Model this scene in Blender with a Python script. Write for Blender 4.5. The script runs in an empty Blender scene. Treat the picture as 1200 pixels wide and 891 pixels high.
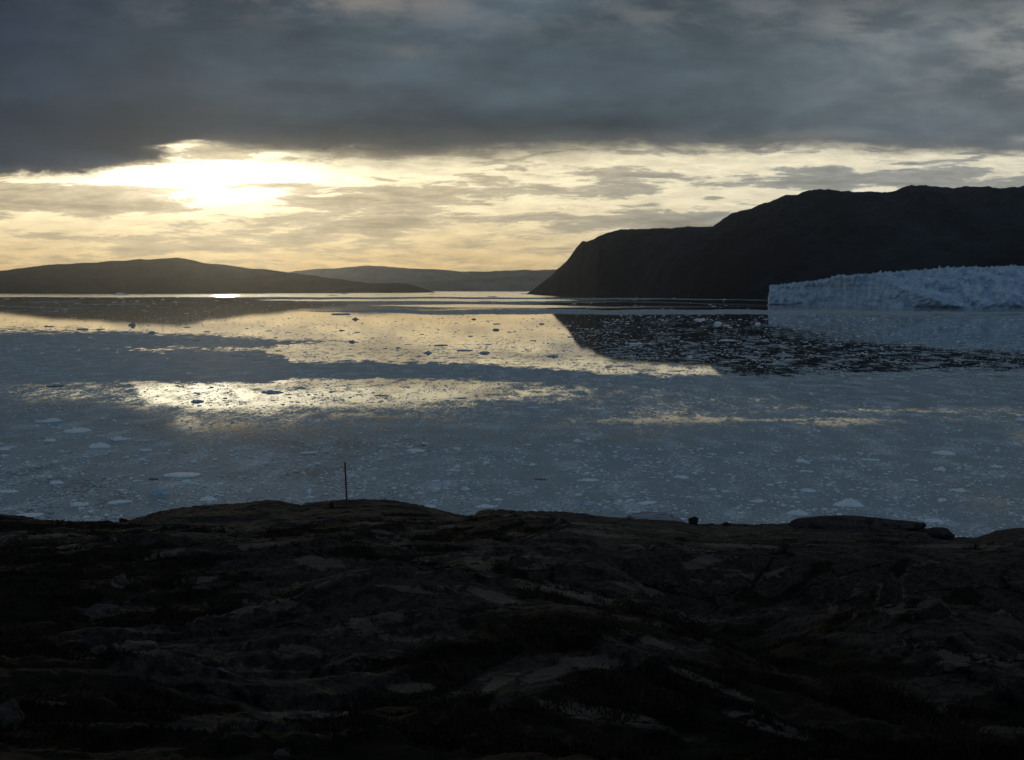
import bpy, bmesh, math, random
import numpy as np
from mathutils import Vector

sc = bpy.context.scene
col = sc.collection
rng = np.random.default_rng(7)
random.seed(7)

# ------------------------------------------------------------------ camera / photo geometry
FPX, PITCH, EYE = 1177.0, math.radians(5.27), 90.0       # focal length in photo pixels, downward pitch, metres above the fjord
CT, ST = math.cos(PITCH), math.sin(PITCH)

def ray(px, py):
    """photo pixel -> (x/y, z/y) slopes of its line of sight (camera looks along +Y)."""
    X = (np.asarray(px, float) - 600.0) / FPX
    Y = -(np.asarray(py, float) - 445.5) / FPX
    dy = CT + Y * ST
    return X / dy, (-ST + Y * CT) / dy

def pix(x, y, z):
    """world point -> photo pixel (z relative to the eye)."""
    f = y * CT - z * ST
    u = y * ST + z * CT
    return 600 + FPX * x / f, 445.5 - FPX * u / f

def on_water(px, py):
    a, b = ray(px, py)
    d = -EYE / b
    return a * d, d

cam_d = bpy.data.cameras.new("camera")
cam = bpy.data.objects.new("camera", cam_d)
col.objects.link(cam)
cam.location = (0, 0, EYE)
cam.rotation_euler = (math.pi / 2 - PITCH, 0, 0)
cam_d.sensor_width = 36
cam_d.lens = 36 * FPX / 1200
cam_d.clip_start = 0.1
cam_d.clip_end = 200000
sc.camera = cam

# ------------------------------------------------------------------ numpy noise
_perm = np.random.default_rng(3).permutation(256)
_perm = np.concatenate([_perm, _perm, _perm])
_g = np.random.default_rng(4).normal(size=(256, 3))
_g /= np.linalg.norm(_g, axis=1)[:, None]

def noise3(x, y, z):
    x, y, z = np.broadcast_arrays(np.asarray(x, float), np.asarray(y, float), np.asarray(z, float))
    xi, yi, zi = np.floor(x).astype(int), np.floor(y).astype(int), np.floor(z).astype(int)
    xf, yf, zf = x - xi, y - yi, z - zi
    xi, yi, zi = xi & 255, yi & 255, zi & 255
    u, v, w = (t * t * t * (t * (t * 6 - 15) + 10) for t in (xf, yf, zf))
    def g(i, j, k):
        h = _perm[_perm[_perm[(xi + i) & 255] + ((yi + j) & 255)] + ((zi + k) & 255)]
        q = _g[h]
        return q[..., 0] * (xf - i) + q[..., 1] * (yf - j) + q[..., 2] * (zf - k)
    def L(a, b, t): return a + (b - a) * t
    return 1.5 * L(L(L(g(0,0,0), g(1,0,0), u), L(g(0,1,0), g(1,1,0), u), v),
                   L(L(g(0,0,1), g(1,0,1), u), L(g(0,1,1), g(1,1,1), u), v), w)

def fbm(x, y, z=0.0, oct=5, gain=0.5, lac=2.03):
    s, a, f = 0.0, 1.0, 1.0
    for i in range(oct):
        s = s + a * noise3(np.asarray(x) * f + 17.3 * i, np.asarray(y) * f - 9.1 * i, np.asarray(z) * f + 5.7 * i)
        a *= gain; f *= lac
    return s

def ridged(x, y, z=0.0, oct=4, gain=0.5):
    s, a, f = 0.0, 1.0, 1.0
    for i in range(oct):
        s = s + a * (1 - 2 * np.abs(noise3(np.asarray(x) * f + 11.3 * i, np.asarray(y) * f + 3.1 * i, np.asarray(z) * f)))
        a *= gain; f *= 2.1
    return s

def sstep(a, b, x):
    t = np.clip((np.asarray(x, float) - a) / (b - a), 0, 1)
    return t * t * (3 - 2 * t)

# ------------------------------------------------------------------ object helpers
def link(name, me, mat=None, parent=None, **props):
    o = bpy.data.objects.new(name, me)
    col.objects.link(o)
    if mat and me is not None: me.materials.append(mat)
    if parent: o.parent = parent
    for k, v in props.items(): o[k] = v
    return o

def np_mesh(name, verts, quads, smooth=True):
    me = bpy.data.meshes.new(name)
    quads = np.asarray(quads, np.int32); n = quads.shape[1]
    me.vertices.add(len(verts)); me.vertices.foreach_set("co", np.asarray(verts, np.float32).ravel())
    me.loops.add(quads.size); me.loops.foreach_set("vertex_index", quads.ravel())
    me.polygons.add(len(quads))
    me.polygons.foreach_set("loop_start", np.arange(0, quads.size, n, dtype=np.int32))
    me.polygons.foreach_set("loop_total", np.full(len(quads), n, np.int32))
    me.polygons.foreach_set("use_smooth", np.full(len(quads), smooth, bool))
    me.update(calc_edges=True); me.validate()
    return me

def grid_faces(nr, nc):
    i = np.arange(nr - 1)[:, None] * nc + np.arange(nc - 1)[None, :]
    return np.stack([i, i + 1, i + nc + 1, i + nc], -1).reshape(-1, 4)

def attr(me, name, vals):
    a = me.attributes.new(name, 'FLOAT', 'POINT')
    a.data.foreach_set("value", np.asarray(vals, np.float32).ravel())

# ------------------------------------------------------------------ node expression helper
class S:
    def __init__(s, nt, sock): s.nt, s.k = nt, sock
    def _m(s, op, *b, clamp=False):
        n = s.nt.nodes.new('ShaderNodeMath'); n.operation = op; n.use_clamp = clamp
        for i, v in enumerate((s,) + b):
            if isinstance(v, S): s.nt.links.new(v.k, n.inputs[i])
            else: n.inputs[i].default_value = v
        return S(s.nt, n.outputs[0])
    def __add__(s, o): return s._m('ADD', o)
    __radd__ = __add__
    def __mul__(s, o): return s._m('MULTIPLY', o)
    __rmul__ = __mul__
    def __sub__(s, o): return s._m('SUBTRACT', o)
    def __rsub__(s, o): return (s * -1.0) + o
    def __truediv__(s, o): return s._m('DIVIDE', o)
    def max(s, o): return s._m('MAXIMUM', o)
    def min(s, o): return s._m('MINIMUM', o)
    def pow(s, o): return s._m('POWER', o)
    def exp(s): return s._m('EXPONENT')
    def abs(s): return s._m('ABSOLUTE')
    def clip(s): return s._m('ADD', 0.0, clamp=True)
    def step(s, a, b, lo=0.0, hi=1.0):
        n = s.nt.nodes.new('ShaderNodeMapRange'); n.interpolation_type = 'SMOOTHSTEP'
        s.nt.links.new(s.k, n.inputs[0])
        for i, v in zip((1, 2, 3, 4), (a, b, lo, hi)):
            if isinstance(v, S): s.nt.links.new(v.k, n.inputs[i])
            else: n.inputs[i].default_value = v
        return S(s.nt, n.outputs[0])

def vec(nt, x, y, z):
    n = nt.nodes.new('ShaderNodeCombineXYZ')
    for i, v in enumerate((x, y, z)):
        if isinstance(v, S): nt.links.new(v.k, n.inputs[i])
        else: n.inputs[i].default_value = v
    return S(nt, n.outputs[0])

def sep(nt, v):
    n = nt.nodes.new('ShaderNodeSeparateXYZ'); nt.links.new(v.k, n.inputs[0])
    return [S(nt, o) for o in n.outputs]

def nz(nt, v, scale=1.0, detail=4.0, rough=0.5, dist=0.0):
    n = nt.nodes.new('ShaderNodeTexNoise'); n.noise_dimensions = '3D'
    nt.links.new(v.k, n.inputs['Vector'])
    n.inputs['Scale'].default_value = scale; n.inputs['Detail'].default_value = detail
    n.inputs['Roughness'].default_value = rough; n.inputs['Distortion'].default_value = dist
    return S(nt, n.outputs['Fac'])

def mix(nt, f, a, b):
    n = nt.nodes.new('ShaderNodeMix'); n.data_type = 'RGBA'
    for i, v in zip((0, 6, 7), (f, a, b)):
        if isinstance(v, S): nt.links.new(v.k, n.inputs[i])
        elif i == 0: n.inputs[0].default_value = v
        else: n.inputs[i].default_value = (*v, 1.0)
    return S(nt, n.outputs[2])

def cscale(nt, c, f):
    n = nt.nodes.new('ShaderNodeVectorMath'); n.operation = 'SCALE'
    nt.links.new(c.k, n.inputs[0])
    if isinstance(f, S): nt.links.new(f.k, n.inputs['Scale'])
    else: n.inputs['Scale'].default_value = f
    return S(nt, n.outputs[0])

def cadd(nt, a, b):
    n = nt.nodes.new('ShaderNodeVectorMath'); n.operation = 'ADD'
    nt.links.new(a.k, n.inputs[0]); nt.links.new(b.k, n.inputs[1])
    return S(nt, n.outputs[0])

def curve(nt, x, pts, x0, x1, y0, y1):
    """piecewise curve pts (x,y) of socket x, mapped through a FloatCurve."""
    t = (x - x0) * (1.0 / (x1 - x0))
    n = nt.nodes.new('ShaderNodeFloatCurve'); c = n.mapping.curves[0]
    P = [((a - x0) / (x1 - x0), (b - y0) / (y1 - y0)) for a, b in pts]
    c.points[0].location = P[0]; c.points[1].location = P[-1]
    for p in P[1:-1]: c.points.new(*p)
    n.mapping.update()
    nt.links.new(t.clip().k, n.inputs['Value'])
    return S(nt, n.outputs[0]) * (y1 - y0) + y0

def new_mat(name):
    m = bpy.data.materials.new(name); m.use_nodes = True
    nt = m.node_tree
    b = nt.nodes['Principled BSDF']
    return m, nt, b

def bump(nt, b, h, strength, dist):
    n = nt.nodes.new('ShaderNodeBump'); n.inputs['Strength'].default_value = strength; n.inputs['Distance'].default_value = dist
    nt.links.new(h.k, n.inputs['Height']); nt.links.new(n.outputs[0], b.inputs['Normal'])

def objco(nt):
    n = nt.nodes.new('ShaderNodeTexCoord'); return S(nt, n.outputs['Object'])

def geopos(nt):
    n = nt.nodes.new('ShaderNodeNewGeometry'); return S(nt, n.outputs['Position'])

# ------------------------------------------------------------------ sky and sun
SUN_AZ, SUN_EL = math.atan2(-335, 1177), math.radians(4.3)
w = bpy.data.worlds.new("World"); sc.world = w; w.use_nodes = True
nt = w.node_tree; nt.nodes.clear()
out = nt.nodes.new('ShaderNodeOutputWorld')
tc = nt.nodes.new('ShaderNodeTexCoord')
D = S(nt, tc.outputs['Generated'])
dx, dy, dz = sep(nt, D)
dyc = dy.max(0.08)
P = dx / dyc * FPX            # azimuth slope, in photo-pixel units from the view axis
E = dz / dyc * FPX            # elevation slope above the horizon
front = dy.step(0.02, 0.45)
def el(y): return float(ray(600, y)[1] * FPX)

# deck of stratus overhead, drawn on a flat layer so that it shrinks towards the horizon
def blob(cx, cy, rx, ry, a):
    e = el(cy)
    q = (P - (cx - 600.0)) * (1.0 / rx); r = (E - e) * (1.0 / ry)
    return ((q * q + r * r) * -1.0).exp() * a
dzc = dz.max(0.03)
Q = vec(nt, dx / (dzc + 0.10), dy / (dzc + 0.10), 0.0)
n_deck = nz(nt, Q, 1.1, 9, 0.60, 0.2)
n_big = nz(nt, Q, 0.32, 3, 0.5)
n_mot = nz(nt, vec(nt, P * 0.010, E * 0.030, 3.1), 1.0, 9, 0.62, 0.25)
n_soft = nz(nt, vec(nt, P * 0.0035, E * 0.010, 6.1), 1.0, 5, 0.5, 0.2)
# edge of the deck above the bright gap
wob = nz(nt, vec(nt, P * 0.012, E * 0.040, 1.3), 1.0, 11, 0.68, 0.3)
edge = curve(nt, P, [(x - 600, el(y)) for x, y in
        ((-300, 215), (0, 207), (90, 204), (140, 198), (185, 190), (240, 180), (300, 184), (380, 189), (480, 190), (560, 188), (640, 184), (740, 178), (850, 176), (960, 178), (1080, 180), (1200, 182), (1500, 176))],
        -900, 900, 100, 200)
soft = curve(nt, P, [(-900, 6), (-430, 7), (-330, 13), (-200, 20), (0, 22), (200, 13), (600, 10), (900, 10)], -900, 900, 0, 40)
dd = E - edge + (wob - 0.5) * 36.0
for b_ in ((215, 172, 60, 4.5, -22), (310, 181, 60, 3.5, -22), (240, 165, 30, 3.0, -18)):
    dd = dd + blob(*b_) * (wob.step(0.35, 0.6))
deck = dd.step(soft * -0.8, soft)
deck_f = dd.step(soft * -0.5, soft * 2.2)
# deck colour: slate blue on the left, greyer and paler to the right
cl = mix(nt, P.step(-600, 0), (0.028, 0.043, 0.066), (0.074, 0.101, 0.124))
cl = mix(nt, P.step(60, 640), cl, (0.112, 0.138, 0.154))
cl = cscale(nt, cl, n_deck.step(0.28, 0.72, 0.82, 1.18) * n_soft.step(0.25, 0.75, 0.72, 1.30) * n_mot.step(0.28, 0.72, 0.86, 1.15))
cl = cscale(nt, cl, 1.0 - blob(650, 150, 420, 26, 0.30) - blob(150, 150, 260, 40, 0.12))
hi = blob(420, 2, 110, 16, 1.0) + blob(250, 15, 90, 16, 0.30) + blob(485, 60, 40, 9, 0.42) + blob(1010, 25, 60, 20, 0.5) + blob(1170, 40, 60, 26, 0.8) + blob(1190, 85, 50, 20, 0.6) + blob(830, 20, 110, 18, 0.35) + blob(1120, 70, 160, 50, 0.30) + blob(930, 160, 160, 10, 0.30) + blob(1195, 163, 18, 6, 1.2) + blob(560, 20, 160, 22, 0.28) + E.step(300, 420) * 0.3
hi = hi * n_mot.step(0.38, 0.64) * 0.75
cl = mix(nt, hi.min(0.9), cl, mix(nt, P.step(-150, 200), (0.24, 0.22, 0.20), (0.36, 0.35, 0.32)))
warm = mix(nt, P.step(-200, 400), (0.15, 0.135, 0.11), (0.15, 0.15, 0.14))
cl = mix(nt, deck_f, warm, cl)

# bright gap
sx, sy = P + 362.0, E - 124.0
r2 = (sx * sx) * (1 / 125.0 ** 2) + (sy * sy) * (1 / 27.0 ** 2)
r2b = (sx * sx) * (1 / 420.0 ** 2) + (sy * sy) * (1 / 120.0 ** 2)
glow = (r2 * -1.0).exp()
glow2 = (r2b * -1.0).exp()
gapc = mix(nt, E.step(0, 125), (0.80, 0.55, 0.24), (1.0, 0.88, 0.58))
gapc = mix(nt, P.step(-100, 560), gapc, (0.88, 0.81, 0.62))
gap = cscale(nt, gapc, glow2 * 0.35 + 0.92)
core = cscale(nt, mix(nt, 0.0, (1.0, 0.93, 0.72), (1, 1, 1)), glow * 1.45)
gap = cadd(nt, gap, core)
# banks and streaks of low cloud in the gap
warpn = nz(nt, vec(nt, P * 0.006, E * 0.02, 11.0), 1.0, 3, 0.5) - 0.5
Ew = E + warpn * 22.0
st = nz(nt, vec(nt, P * 0.012, Ew * 0.080, 0.7), 1.0, 12, 0.68, 0.2)
st2 = nz(nt, vec(nt, P * 0.0042, Ew * 0.050, 7.7), 1.0, 6, 0.55, 0.1)
low = st * 0.85 + st2 * 0.45 - 0.05
for b_ in ((40, 236, 140, 13, 0.22), (180, 246, 90, 5, 0.16), (430, 258, 120, 30, 0.15), (380, 238, 60, 10, 0.08), (700, 254, 130, 5, 0.14), (1000, 214, 230, 14, 0.16), (760, 240, 20, 4, 0.2),
          (120, 279, 190, 4, 0.10), (560, 222, 130, 5, 0.12), (760, 264, 120, 8, 0.20), (640, 292, 130, 11, 0.10), (330, 284, 100, 14, 0.08), (830, 232, 14, 3, 0.2), (200, 293, 200, 3, 0.06),
          (230, 205, 150, 10, -0.20), (262, 232, 60, 20, -0.12), (300, 217, 90, 3, 0.16), (180, 222, 60, 3, 0.14), (790, 188, 220, 6, -0.16), (730, 240, 100, 5, -0.10), (480, 198, 130, 6, -0.14), (60, 263, 120, 4, -0.10), (520, 275, 80, 5, -0.08), (60, 212, 80, 4, -0.10)):
    low = low + blob(*b_)
lowm = low.step(0.60, 0.685)
lc = mix(nt, P.step(-180, 380), (0.50, 0.415, 0.27), (0.225, 0.235, 0.225))
lc = mix(nt, E.step(20, 75) , mix(nt, P.step(-100, 300), (0.50, 0.38, 0.21), (0.40, 0.34, 0.24)), lc)
lc = cadd(nt, lc, cscale(nt, mix(nt, 0.0, (0.9, 0.75, 0.5), (0, 0, 0)), glow * 0.5))
lc = cscale(nt, lc, low.step(0.6, 0.92, 1.38, 0.74))
st3 = nz(nt, vec(nt, P * 0.022, Ew * 0.13, 2.2), 1.0, 10, 0.66, 0.2)
lc = cscale(nt, lc, st3.step(0.3, 0.7, 0.86, 1.14))
gap = cscale(nt, gap, st3.step(0.3, 0.7, 0.84, 1.16))
gap = mix(nt, lowm * 0.90, gap, lc)
sky_f = mix(nt, deck, gap, cl)
# sky behind the photographer: broken grey-blue cloud over clear blue
bc = mix(nt, n_deck, (0.10, 0.14, 0.20), (0.22, 0.27, 0.33))
sky_c = mix(nt, front, bc, sky_f)
clear = n_big.step(0.46, 0.60) * (1.0 - front)

ns = nt.nodes.new('ShaderNodeTexSky'); ns.sky_type = 'NISHITA'; ns.sun_disc = False
ns.sun_elevation = SUN_EL; ns.sun_rotation = SUN_AZ
ns.altitude = 90; ns.air_density = 1.0; ns.dust_density = 0.6; ns.ozone_density = 1.5
b1 = nt.nodes.new('ShaderNodeBackground'); b1.inputs[1].default_value = 1.0
nt.links.new(sky_c.k, b1.inputs[0])
b2 = nt.nodes.new('ShaderNodeBackground'); b2.inputs[1].default_value = 0.10
nt.links.new(ns.outputs[0], b2.inputs[0])
ms = nt.nodes.new('ShaderNodeMixShader')
nt.links.new(clear.k, ms.inputs[0]); nt.links.new(b1.outputs[0], ms.inputs[1]); nt.links.new(b2.outputs[0], ms.inputs[2])
nt.links.new(ms.outputs[0], out.inputs[0])
w.cycles.sampling_method = 'MANUAL'; w.cycles.sample_map_resolution = 2048

sl = bpy.data.lights.new("sun", 'SUN'); sl.energy = 0.14; sl.angle = math.radians(0.7); sl.color = (1.0, 0.78, 0.48)
so = bpy.data.objects.new("sun", sl); col.objects.link(so)
to_sun = Vector((math.sin(SUN_AZ) * math.cos(SUN_EL), math.cos(SUN_AZ) * math.cos(SUN_EL), math.sin(SUN_EL)))
so.rotation_euler = to_sun.to_track_quat('Z', 'Y').to_euler()
so.location = to_sun * 500

# ------------------------------------------------------------------ fjord water
e_rows = np.concatenate([np.arange(2.6, 12, 0.25), np.arange(12, 120, 0.7), np.arange(120, 420, 2.0), np.geomspace(420, 2400, 30)])
dist = (EYE * FPX / e_rows)[::-1]
uu = np.linspace(-1.05, 1.05, 640)
X = uu[None, :] * dist[:, None] + np.sign(uu)[None, :] * np.abs(uu)[None, :] ** 3 * 300
Yw = np.repeat(dist[:, None], len(uu), 1)
V = np.stack([X, Yw, np.zeros_like(X)], -1)
px, py = pix(X, Yw, -EYE)

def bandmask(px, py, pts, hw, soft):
    """band of cover or roughness following points (x, y, half-height); faded at its ends."""
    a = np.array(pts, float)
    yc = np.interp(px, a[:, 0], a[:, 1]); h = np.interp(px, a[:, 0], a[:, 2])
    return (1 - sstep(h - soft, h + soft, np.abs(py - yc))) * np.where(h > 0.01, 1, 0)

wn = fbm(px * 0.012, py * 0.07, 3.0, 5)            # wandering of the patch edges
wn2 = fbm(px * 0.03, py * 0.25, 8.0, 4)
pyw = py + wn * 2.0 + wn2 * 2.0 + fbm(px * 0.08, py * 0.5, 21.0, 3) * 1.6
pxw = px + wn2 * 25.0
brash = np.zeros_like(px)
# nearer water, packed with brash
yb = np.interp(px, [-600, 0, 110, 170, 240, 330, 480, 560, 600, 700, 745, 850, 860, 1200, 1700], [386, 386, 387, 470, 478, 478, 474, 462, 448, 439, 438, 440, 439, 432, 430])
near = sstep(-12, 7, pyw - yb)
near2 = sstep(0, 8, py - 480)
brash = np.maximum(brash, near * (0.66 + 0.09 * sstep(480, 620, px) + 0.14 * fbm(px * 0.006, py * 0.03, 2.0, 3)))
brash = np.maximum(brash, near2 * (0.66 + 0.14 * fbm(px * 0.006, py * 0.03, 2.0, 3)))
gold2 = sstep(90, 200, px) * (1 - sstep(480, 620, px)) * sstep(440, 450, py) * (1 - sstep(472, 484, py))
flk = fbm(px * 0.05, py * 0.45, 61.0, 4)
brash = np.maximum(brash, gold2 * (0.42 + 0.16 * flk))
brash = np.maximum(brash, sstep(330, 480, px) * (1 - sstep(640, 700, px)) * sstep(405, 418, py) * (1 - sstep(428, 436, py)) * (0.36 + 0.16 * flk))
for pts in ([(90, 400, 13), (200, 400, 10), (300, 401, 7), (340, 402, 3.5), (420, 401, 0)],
            [(100, 425, 22), (180, 430, 19), (225, 429, 21), (305, 429, 21), (345, 434, 11), (560, 436, 11), (690, 443, 8), (760, 452, 6), (900, 455, 0)],  # widened around the sun's azimuth to cover its mirror image
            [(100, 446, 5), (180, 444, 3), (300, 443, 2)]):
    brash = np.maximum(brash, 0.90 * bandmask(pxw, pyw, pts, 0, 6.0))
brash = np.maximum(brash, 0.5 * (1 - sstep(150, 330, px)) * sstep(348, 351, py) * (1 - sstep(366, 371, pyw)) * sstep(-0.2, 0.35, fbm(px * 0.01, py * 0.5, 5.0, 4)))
brash = np.maximum(brash, 0.80 * bandmask(px, py + wn * 1.5, [(330, 364, 0), (470, 365.5, 2.2), (560, 366, 3.2), (700, 366, 3), (800, 366, 3.2), (960, 366.5, 2.5), (1300, 367, 1.5)], 0, 0.9))  # blue-grey cloud reflection on a ruffled strip, painted in as matte cover
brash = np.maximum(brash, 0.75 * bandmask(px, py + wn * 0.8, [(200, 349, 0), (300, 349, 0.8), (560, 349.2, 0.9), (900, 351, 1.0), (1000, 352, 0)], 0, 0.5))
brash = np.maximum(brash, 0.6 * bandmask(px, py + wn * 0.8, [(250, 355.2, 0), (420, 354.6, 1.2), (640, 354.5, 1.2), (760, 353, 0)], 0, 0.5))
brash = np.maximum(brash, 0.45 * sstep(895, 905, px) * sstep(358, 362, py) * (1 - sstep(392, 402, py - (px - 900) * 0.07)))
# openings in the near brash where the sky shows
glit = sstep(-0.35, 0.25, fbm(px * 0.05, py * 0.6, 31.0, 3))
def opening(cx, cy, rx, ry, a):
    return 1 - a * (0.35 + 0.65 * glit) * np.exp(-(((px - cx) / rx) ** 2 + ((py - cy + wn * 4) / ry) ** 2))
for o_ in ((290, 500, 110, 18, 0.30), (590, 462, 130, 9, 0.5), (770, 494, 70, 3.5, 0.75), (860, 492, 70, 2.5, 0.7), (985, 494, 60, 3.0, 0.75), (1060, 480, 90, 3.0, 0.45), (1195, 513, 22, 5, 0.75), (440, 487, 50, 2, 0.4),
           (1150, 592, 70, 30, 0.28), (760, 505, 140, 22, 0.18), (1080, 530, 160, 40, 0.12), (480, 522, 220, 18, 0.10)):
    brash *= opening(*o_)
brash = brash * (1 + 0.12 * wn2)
brash = np.maximum(brash, 1.3 * np.exp(-((px - 263) / 30) ** 4 - ((py - 426) / 13) ** 4))  # extra ice cover added to hide the mirrored sun
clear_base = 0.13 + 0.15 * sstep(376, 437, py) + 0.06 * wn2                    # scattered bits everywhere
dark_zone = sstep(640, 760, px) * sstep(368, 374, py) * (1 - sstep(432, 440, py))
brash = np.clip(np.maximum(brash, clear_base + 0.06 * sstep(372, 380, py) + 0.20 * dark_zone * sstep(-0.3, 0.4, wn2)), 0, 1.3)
# wind-roughened strips far out
ruff = np.full_like(px, 0.035) + 0.045 * sstep(470, 520, py + wn * 3)
ruff = np.maximum(ruff, 0.225 * (1 - sstep(347.8, 349.2, py + wn * 0.5)))
ruff = np.maximum(ruff, 0.26 * bandmask(px, py + wn * 0.6, [(280, 351.6, 0.0), (380, 351.8, 1.0), (560, 351.8, 1.3), (680, 351.8, 1.2), (900, 358, 1.2), (1000, 359, 0.1)], 0, 0.5))
ruff = np.maximum(ruff, 0.22 * bandmask(px, py + wn * 0.6, [(430, 358.2, 0.0), (540, 358.6, 1.6), (700, 360, 1.4), (900, 359.5, 1.3), (1100, 372, 2), (1300, 372, 2)], 0, 0.7))
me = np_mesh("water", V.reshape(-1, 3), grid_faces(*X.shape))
attr(me, "brash_and_reflection", brash); attr(me, "ruffle", ruff)  # ice cover; also holds a dark sky reflection painted as matte ice

m_water = bpy.data.materials.new("fjord_water"); m_water.use_nodes = True
nt = m_water.node_tree; b = nt.nodes['Principled BSDF']; mo = nt.nodes['Material Output']
def geta(nt, name):
    a = nt.nodes.new('ShaderNodeAttribute'); a.attribute_name = name; return S(nt, a.outputs['Fac'])
pos = geopos(nt)
nt.nodes.remove(b)
deep = nt.nodes.new('ShaderNodeBsdfDiffuse'); deep.inputs[0].default_value = (0.006, 0.014, 0.018, 1)
gl = nt.nodes.new('ShaderNodeBsdfGlossy'); gl.distribution = 'BECKMANN'; gl.inputs['Color'].default_value = (1, 1, 1, 1)
nt.links.new(geta(nt, "ruffle").k, gl.inputs['Roughness'])
fr = nt.nodes.new('ShaderNodeFresnel'); fr.inputs[0].default_value = 1.333
b = nt.nodes.new('ShaderNodeMixShader')
nt.links.new(fr.outputs[0], b.inputs[0]); nt.links.new(deep.outputs[0], b.inputs[1]); nt.links.new(gl.outputs[0], b.inputs[2])
px_, py_, pz_ = sep(nt, pos)
n1 = nz(nt, pos, 0.30, 4, 0.65)
n2 = nz(nt, vec(nt, px_ * 0.07, py_ * 0.030, 0.0), 1.0, 4, 0.7)
n3 = nz(nt, pos, 1.3, 2, 0.6)
far = py_.step(600, 1500)
mixn = n3 * (1.0 - far) * 0.35 + n1 * (0.40 - far * 0.10) + n2 * (far * 0.45 + 0.25)
lvl = (mixn - 0.5) * 3.0 + 0.5
cover = geta(nt, "brash_and_reflection")
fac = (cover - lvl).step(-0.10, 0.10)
bi = nt.nodes.new('ShaderNodeBsdfPrincipled')
n4 = nz(nt, vec(nt, px_ * 0.55, py_ * 0.42, 5.0), 1.0, 4, 0.65)
n5 = nz(nt, vec(nt, px_ * 0.05, py_ * 0.03, 9.0), 1.0, 3, 0.5)
ic = mix(nt, (n4 + (n5 - 0.5) * 0.7).step(0.53, 0.63), (0.285, 0.36, 0.40), (0.50, 0.60, 0.66))
nt.links.new(ic.k, bi.inputs['Base Color']); bi.inputs['Roughness'].default_value = 0.75
bi.inputs['Specular IOR Level'].default_value = 0.15
bump(nt, bi, mixn, 0.6, 0.6)
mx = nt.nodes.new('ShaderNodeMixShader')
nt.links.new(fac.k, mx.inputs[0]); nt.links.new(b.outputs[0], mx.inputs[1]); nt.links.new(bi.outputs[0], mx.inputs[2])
nt.links.new(mx.outputs[0], mo.inputs[0])
link("water", me, m_water, kind="structure")

# ------------------------------------------------------------------ mountains
def rock_mat(name, c0, c1, sc1, rough=0.95):
    m, nt, b = new_mat(name)
    p = geopos(nt)
    n = nz(nt, p, sc1, 8, 0.65)
    n_b = nz(nt, p, sc1 * 0.16, 5, 0.55)
    f = (n * 0.6 + n_b * 0.6 - 0.1).step(0.38, 0.66)
    c = mix(nt, f, c0, c1)
    nt.links.new(c.k, b.inputs['Base Color']); b.inputs['Roughness'].default_value = rough
    b.inputs['Specular IOR Level'].default_value = 0.1
    bump(nt, b, n, 0.8, 0.5 / sc1)
    return m

def range_mesh(name, ridge, base, back, amp, nscale, ncol=700, nrow=90, prof=0.75, u0=None, u1=None, gull=1.0, rn=0.3):
    """Hill range: ridge = photo outline (x,y); base = (x, distance) of its shoreline; back = metres from shore to crest."""
    r = np.array(ridge, float); bs = np.array(base, float)
    u = np.linspace(u0 if u0 is not None else r[0, 0], u1 if u1 is not None else r[-1, 0], ncol)
    yr = np.interp(u, r[:, 0], r[:, 1]); db = np.interp(u, bs[:, 0], bs[:, 1])
    t = np.concatenate([np.linspace(0, 1, nrow), 1 + np.linspace(0.03, 1.2, 36)])[:, None]
    bk = back if np.isscalar(back) else np.interp(u, np.array(back)[:, 0], np.array(back)[:, 1])
    d = db[None, :] + t * bk
    a, s = ray(u, yr)
    H = EYE + s * (db + bk)
    H = np.maximum(H, 0)
    shape = np.where(t <= 1, np.sin(np.clip(t, 0, 1) * math.pi / 2) ** prof, np.cos(np.clip((t - 1) / 1.2, 0, 1) * math.pi / 2))
    Z = H[None, :] * shape
    X = a[None, :] * d
    n = ridged(X * nscale, d * nscale * 0.6, Z * nscale * 0.5, 5) * 0.5
    nf = fbm(X * nscale * 3, d * nscale * 3, Z * nscale * 2, 5)
    win = np.clip(shape * 1.6, 0, 1) * (rn + (1 - rn) * (1 - np.clip(1 - np.abs(t - 1) * 2.2, 0, 1)))
    sh = np.clip(H / (H.max() * 0.35), 0, 1)[None, :]
    Z = Z + amp * sh * win * (n * gull + nf * 0.6 - 0.25)
    Z = Z + sh * np.clip(shape * 3, 0, 1) * (amp * 0.06 * fbm(X * nscale * 9, d * nscale * 5, 4.0, 4) + amp * 0.03 * ridged(X * nscale * 14, d * nscale * 8, 9.0, 3) - amp * 0.05)
    Z = np.where(t == 0, -4, Z); Z = np.maximum(Z, np.where(t < 0.02, -4, -4))
    Z[-1] = -4
    Xp = X + amp * 0.25 * win * nf
    return np_mesh(name, np.stack([Xp, d, Z], -1).reshape(-1, 3), grid_faces(*Z.shape))

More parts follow.
